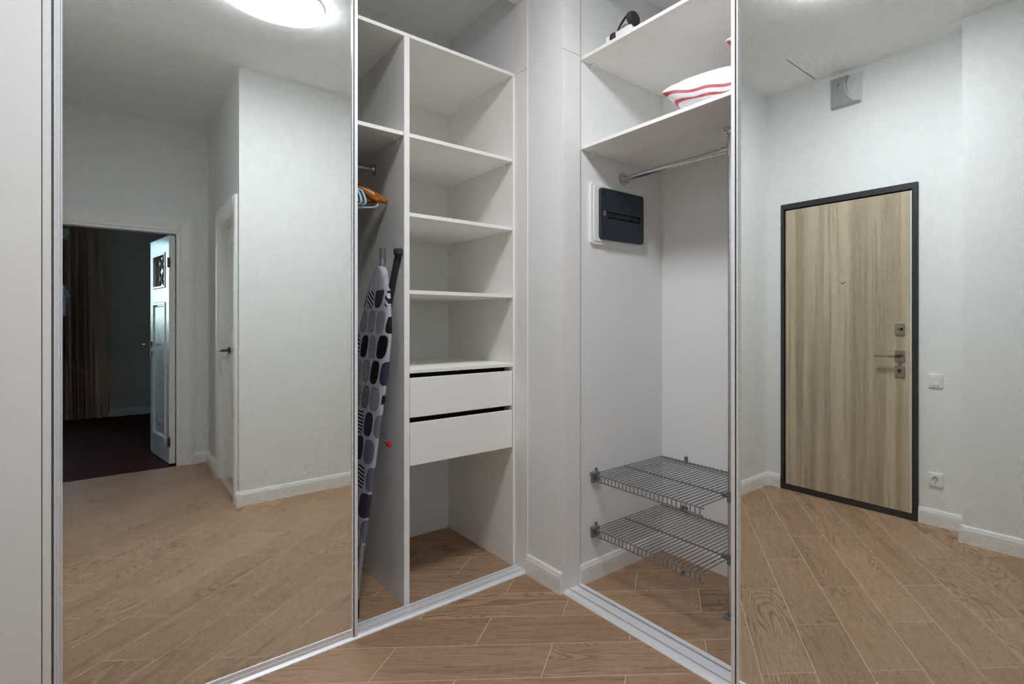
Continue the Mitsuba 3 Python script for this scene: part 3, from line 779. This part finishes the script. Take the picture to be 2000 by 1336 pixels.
l1 = obj('leg', leg(2.600, 1.500, 2.56, 0.50), 'mat_tube_grey', ib, smooth=40)
obj('foot_cap', tube([[at_back(1.485), 2.600, 1.485], [at_back(1.53), 2.600, 1.53]], [0.0125, 0.0125], 12), 'mat_grey_plastic', l1, smooth=40)
l2 = obj('leg', tube([[XD0 - 0.0135, 2.402, 1.500], [0.814, 2.52, 1.275], [0.803, 2.61, 1.05], [at_back(0.55), 2.62, 0.55]], 0.0118, 12), 'mat_rubber', ib, smooth=40)
obj('foot_cap', box([XD0 - 0.030, 2.386, 1.482], [XD0 - 0.001, 2.420, 1.512], 0.006), 'mat_rubber', l2, smooth=40)
l3 = obj('leg', tube([[0.668, 2.436, 0.05], [0.694, 2.445, 0.30], [at_back(0.62), 2.50, 0.62]], 0.0105, 12), 'mat_tube_grey', ib, smooth=40)
obj('foot_cap', tube([[0.664, 2.434, 0.001], [0.667, 2.435, 0.075]], [0.0150, 0.0140], 14), 'mat_rubber', l3, smooth=40)
l4 = obj('leg', tube([[0.668, 2.72, 0.05], [0.694, 2.71, 0.30], [at_back(0.62), 2.66, 0.62]], 0.0105, 12), 'mat_tube_grey', ib, smooth=40)
obj('foot_cap', tube([[0.664, 2.722, 0.001], [0.667, 2.721, 0.075]], [0.0150, 0.0140], 14), 'mat_rubber', l4, smooth=40)
lv = obj('lever', tube([[at_back(0.74), 2.62, 0.735], [0.798, 2.47, 0.680]], 0.0035, 8), 'mat_tube_grey', ib, smooth=40)
obj('lever_tip', tube([[0.7965, 2.483, 0.685], [0.798, 2.472, 0.681], [0.7995, 2.452, 0.674], [0.8, 2.446, 0.672]], [0.005, 0.0095, 0.0085, 0.004], 12), 'mat_red', lv, smooth=50, label='red lever tip')

# ------------------------------------------------------------------ right wardrobe: shelves, rail, wire shelves, fuse box
XF = 1.450
for zt, lb in ((2.414, 'upper white shelf of the right wardrobe, under the headphones'), (2.005, 'lower white shelf of the right wardrobe, carrying the pillows')):
    s = thing('closet_shelf', lb, 'shelf')
    obj('board', box([XF, YR0 + 0.002, zt - 0.016], [XBR - 0.001, YR1 - 0.001, zt], 0.0009), 'mat_laminate', s)
    for xb in (XF + 0.05, XBR - 0.09):
        obj('bracket', cat(box([xb, YR1 - 0.026, zt - 0.020], [xb + 0.030, YR1 - 0.002, zt - 0.0162], 0.001), box([xb, YR1 - 0.006, zt - 0.044], [xb + 0.030, YR1 - 0.002, zt - 0.019], 0.001)), 'mat_plastic_white', s)
    if zt < 2.2:
        for yb in (1.62, 0.95):
            obj('bracket', cat(box([XBR - 0.026, yb, zt - 0.020], [XBR - 0.002, yb + 0.03, zt - 0.0162], 0.001), box([XBR - 0.006, yb, zt - 0.044], [XBR - 0.002, yb + 0.03, zt - 0.019], 0.001)), 'mat_plastic_white', s)

PX, PY, PZ = 1.703, 1.318, 1.905
rail = thing('clothes_rail', 'shiny chrome clothes rail with floor post in the right wardrobe', 'clothes rail')
obj('rail', tube([[PX, YR1 - 0.002, PZ], [PX, PY + 0.012, PZ]], 0.0125, 20), 'mat_chrome', rail, smooth=40)
obj('flange', lathe([(0, -0.020), (0.0165, -0.020), (0.0185, -0.008), (0.0300, -0.005), (0.0305, 0), (0, 0)], [PX, YR1, PZ], axis=1, sides=32), 'mat_chrome', rail, smooth=35)
obj('post', tube([[PX, PY, 0.004], [PX, PY, 1.986]], 0.0125, 20), 'mat_chrome', rail, smooth=40)
obj('connector', cat(tube([[PX, PY, PZ - 0.03], [PX, PY, PZ + 0.03]], 0.0165, 20), tube([[PX, PY, PZ], [PX, PY + 0.045, PZ]], 0.0165, 20)), 'mat_chrome', rail, smooth=40)
obj('flange', lathe([(0, 0), (0.0305, 0), (0.030, -0.005), (0.0185, -0.009), (0.0165, -0.022), (0, -0.022)], [PX, PY, 1.989], sides=32), 'mat_chrome', rail, smooth=35)
obj('flange', lathe([(0, 0.022), (0.0165, 0.022), (0.0185, 0.009), (0.030, 0.005), (0.0305, 0), (0, 0)], [PX, PY, 0.0], sides=32), 'mat_grey_plastic', rail, smooth=35)

WX0, WX1, WY0, WY1 = 1.515, 1.962, 1.322, 1.972
for zt, lb in ((0.496, 'upper grey wire shelf in the right wardrobe'), (0.242, 'lower grey wire shelf in the right wardrobe')):
    w = thing('wire_shelf', lb, 'wire shelf')
    n = 27
    r0 = 0.0024
    for k in range(n):
        y = WY0 + (WY1 - WY0) * k / (n - 1)
        obj('wire', tube([[WX1, y, zt], [WX0 + 0.006, y, zt], [WX0, y, zt - 0.006], [WX0, y, zt - 0.030]], r0, 6), 'mat_wire', w)
    for x, dz, r in ((WX1, -0.005, 0.0036), (PX + 0.006, -0.006, 0.0036), (WX0 + 0.004, -0.0042, 0.0030), (WX0 - 0.0035, -0.030, 0.0030)):
        obj('cross_wire', tube([[x, WY0 - (0.018 if x < PX else 0.004), zt + dz], [x, WY1 + 0.006, zt + dz]], r, 8), 'mat_wire', w, smooth=50)
    b = obj('wall_bracket', cat(box([WX0 - 0.012, YR1 - 0.016, zt - 0.042], [WX0 + 0.032, YR1, zt + 0.004], 0.003), box([WX0 - 0.016, YR1 - 0.026, zt - 0.004], [WX0 + 0.026, YR1 - 0.0005, zt + 0.008], 0.003), box([WX0 + 0.012, YR1 - 0.013, zt + 0.005], [WX0 + 0.022, YR1, zt + 0.024], 0.002)), 'mat_grey_plastic', w, label='grey plastic wall bracket')
    obj('wall_clip', box([WX1 - 0.004, 1.80, zt - 0.010], [XBR, 1.815, zt + 0.024], 0.002), 'mat_grey_plastic', w)
    obj('wall_clip', box([WX0 - 0.010, 1.405, zt - 0.036], [WX0 + 0.005, 1.418, zt - 0.014], 0.002), 'mat_grey_plastic', w)
    obj('post_clip', cat(tube([[PX, PY, zt - 0.026], [PX, PY, zt + 0.018]], 0.0165, 16), box([PX - 0.006, PY + 0.008, zt - 0.014], [PX + 0.012, PY + 0.050, zt + 0.006], 0.003)), 'mat_grey_plastic', w, smooth=40)

fb = thing('fuse_box', 'dark-doored fuse box in a white frame on the right wardrobe side wall', 'fuse box')
YW = YR1
obj('frame', extrude(rounded((1.497, 1.566), (1.829, 1.848), 0.010), 1, YW - 0.014, YW), 'mat_plastic_white', fb)
obj('rim', extrude(rounded((1.512, 1.580), (1.820, 1.838), 0.010), 1, YW - 0.018, YW - 0.013), 'mat_plastic_white', fb)
obj('inner_box', extrude(rounded((1.538, 1.590), (1.809, 1.831), 0.014), 1, YW - 0.026, YW - 0.017), 'mat_fuse_inner', fb)
dc = obj('cover', cut(extrude(rounded((1.539, 1.591), (1.808, 1.830), 0.013), 1, YW - 0.034, YW - 0.025), box([1.575, YW - 0.05, 1.690], [1.785, YW + 0.02, 1.722])), 'mat_fuse_cover', fb, label='smoked dark cover')
for k in range(11):
    x = 1.580 + k * 0.0182
    obj('breaker', box([x, YW - 0.032, 1.694 + (0.004 if k % 3 else 0)], [x + 0.0155, YW - 0.025, 1.718], 0.001), 'mat_fuse_breaker', fb)
for z in (1.612, 1.806):
    obj('screw', lathe([(0, -0.0015), (0.005, -0.0015), (0.005, 0), (0, 0)], [1.556, YW - 0.034, z], axis=1, sides=12), 'mat_black', dc)
obj('latch', box([1.553, YW - 0.037, 1.698], [1.568, YW - 0.033, 1.722], 0.002), 'mat_grey_plastic', dc)

# pillows on the lower shelf
def pillow(label, cx, cy, cz, hx, hy, ht, rotz, pitch, roll, seed):
    k = thing('pillow', label, 'pillow', None)
    n = 61
    g = np.linspace(-1, 1, n)
    U, V = np.meshgrid(g, g, indexing='ij')
    corner = 1 - 0.07 * (1 - np.abs(V) ** 2)
    corner2 = 1 - 0.07 * (1 - np.abs(U) ** 2)
    X, Y = U * hx * corner, V * hy * corner2
    prof = np.clip((1 - np.abs(U) ** 2.6) * (1 - np.abs(V) ** 2.6), 0, 1) ** 0.52
    P = np.stack([X, Y, np.zeros_like(X)], -1)
    wr = meshkit.fbm(np.stack([X * 9, Y * 9, np.full_like(X, seed)], -1), 3, seed) - 0.5
    seamw = 0.0035 * np.sin(Y * 45 + seed) * (np.abs(U) > 0.93)
    top = P + np.stack([0 * X, 0 * X, ht * prof * (1 + 0.16 * wr) + seamw], -1)
    bot = P + np.stack([0 * X, 0 * X, -0.80 * ht * prof * (1 + 0.10 * wr) + seamw], -1)
    uvt = np.stack([np.full_like(X, -0.05), V], -1)
    uvb = np.stack([0.80 * ht * prof - 0.001, V], -1)
    vv = np.vstack([top.reshape(-1, 3), bot.reshape(-1, 3)])
    M = n * n
    q = []
    for i in range(n - 1):
        for j in range(n - 1):
            a = i * n + j
            q += [[a, a + n, a + n + 1, a + 1], [M + a, M + a + 1, M + a + n + 1, M + a + n]]
    q = np.array(q)
    m = trimesh.Trimesh(vv, np.vstack([q[:, [0, 1, 2]], q[:, [0, 2, 3]]]), process=False)
    R = trimesh.transformations.euler_matrix(roll, pitch, rotz, 'sxyz')
    m.apply_transform(R)
    m.apply_translation([cx, cy, cz])
    obj('case', m, 'mat_pillow', k, smooth=True, uv=np.vstack([uvt.reshape(-1, 2), uvb.reshape(-1, 2)]))
    return k


pillow('white pillow with red-striped underside lying on the lower shelf', 1.708, 1.244, 2.100, 0.165, 0.300, 0.100, 0.35, 0.0, 0.0, 3)
pillow('second white pillow lying on top of the red-striped one', 1.738, 0.990, 2.282, 0.145, 0.280, 0.075, 0.35, 0.0, -0.22, 8)

# the box, cloth and headphones on the upper shelf
ZS = 2.414
bxn = thing('storage_box', 'small white open box on the upper right shelf', 'box')
B0, B1, BYA, BYB, BH = 1.492, 1.640, 1.690, 1.860, 0.060
obj('tray', cut(box([B0, BYA, ZS], [B1, BYB, ZS + BH], 0.003), box([B0 + 0.004, BYA + 0.004, ZS + 0.004], [B1 - 0.004, BYB - 0.004, ZS + 0.1])), 'mat_plastic_white', bxn)
cl = trimesh.creation.icosphere(subdivisions=4)
cv = np.array(cl.vertices)
cv = cv * (1 + 0.35 * (meshkit.fbm(cv * 2.2 + 5, 3, 2)[:, None] - 0.5))
cv = cv * [0.046, 0.046, 0.062] + [1.572, 1.800, ZS + 0.072]
cv[:, 2] = np.maximum(cv[:, 2], ZS + 0.006)
obj('crumpled_bag', trimesh.Trimesh(cv, cl.faces, process=False), 'mat_lilac', smooth=True, label='crumpled pale lilac bag in the white box', cat='bag')
hp = thing('headphones', 'black headphones on top of the white box', 'headphones')
th = np.linspace(math.radians(-10), math.radians(190), 26)
HC = np.array([1.508, 1.752, ZS + 0.058])
band = np.array([HC + [0.012 * math.sin(t), 0.060 * math.cos(t), 0.066 * math.sin(t) - 0.020 * math.cos(t)] for t in th])
obj('headband', tube(band, 0.0048, 10), 'mat_rubber', hp, smooth=50)
for s in (-1, 1):
    e = lathe([(0, -0.016), (0.026, -0.016), (0.032, -0.008), (0.032, 0.006), (0.022, 0.014), (0, 0.015)], HC + [0, s * 0.056, 0.026 if s < 0 else -0.024], axis=1, sides=28)
    obj('ear_cup', e, 'mat_rubber', hp, smooth=40)
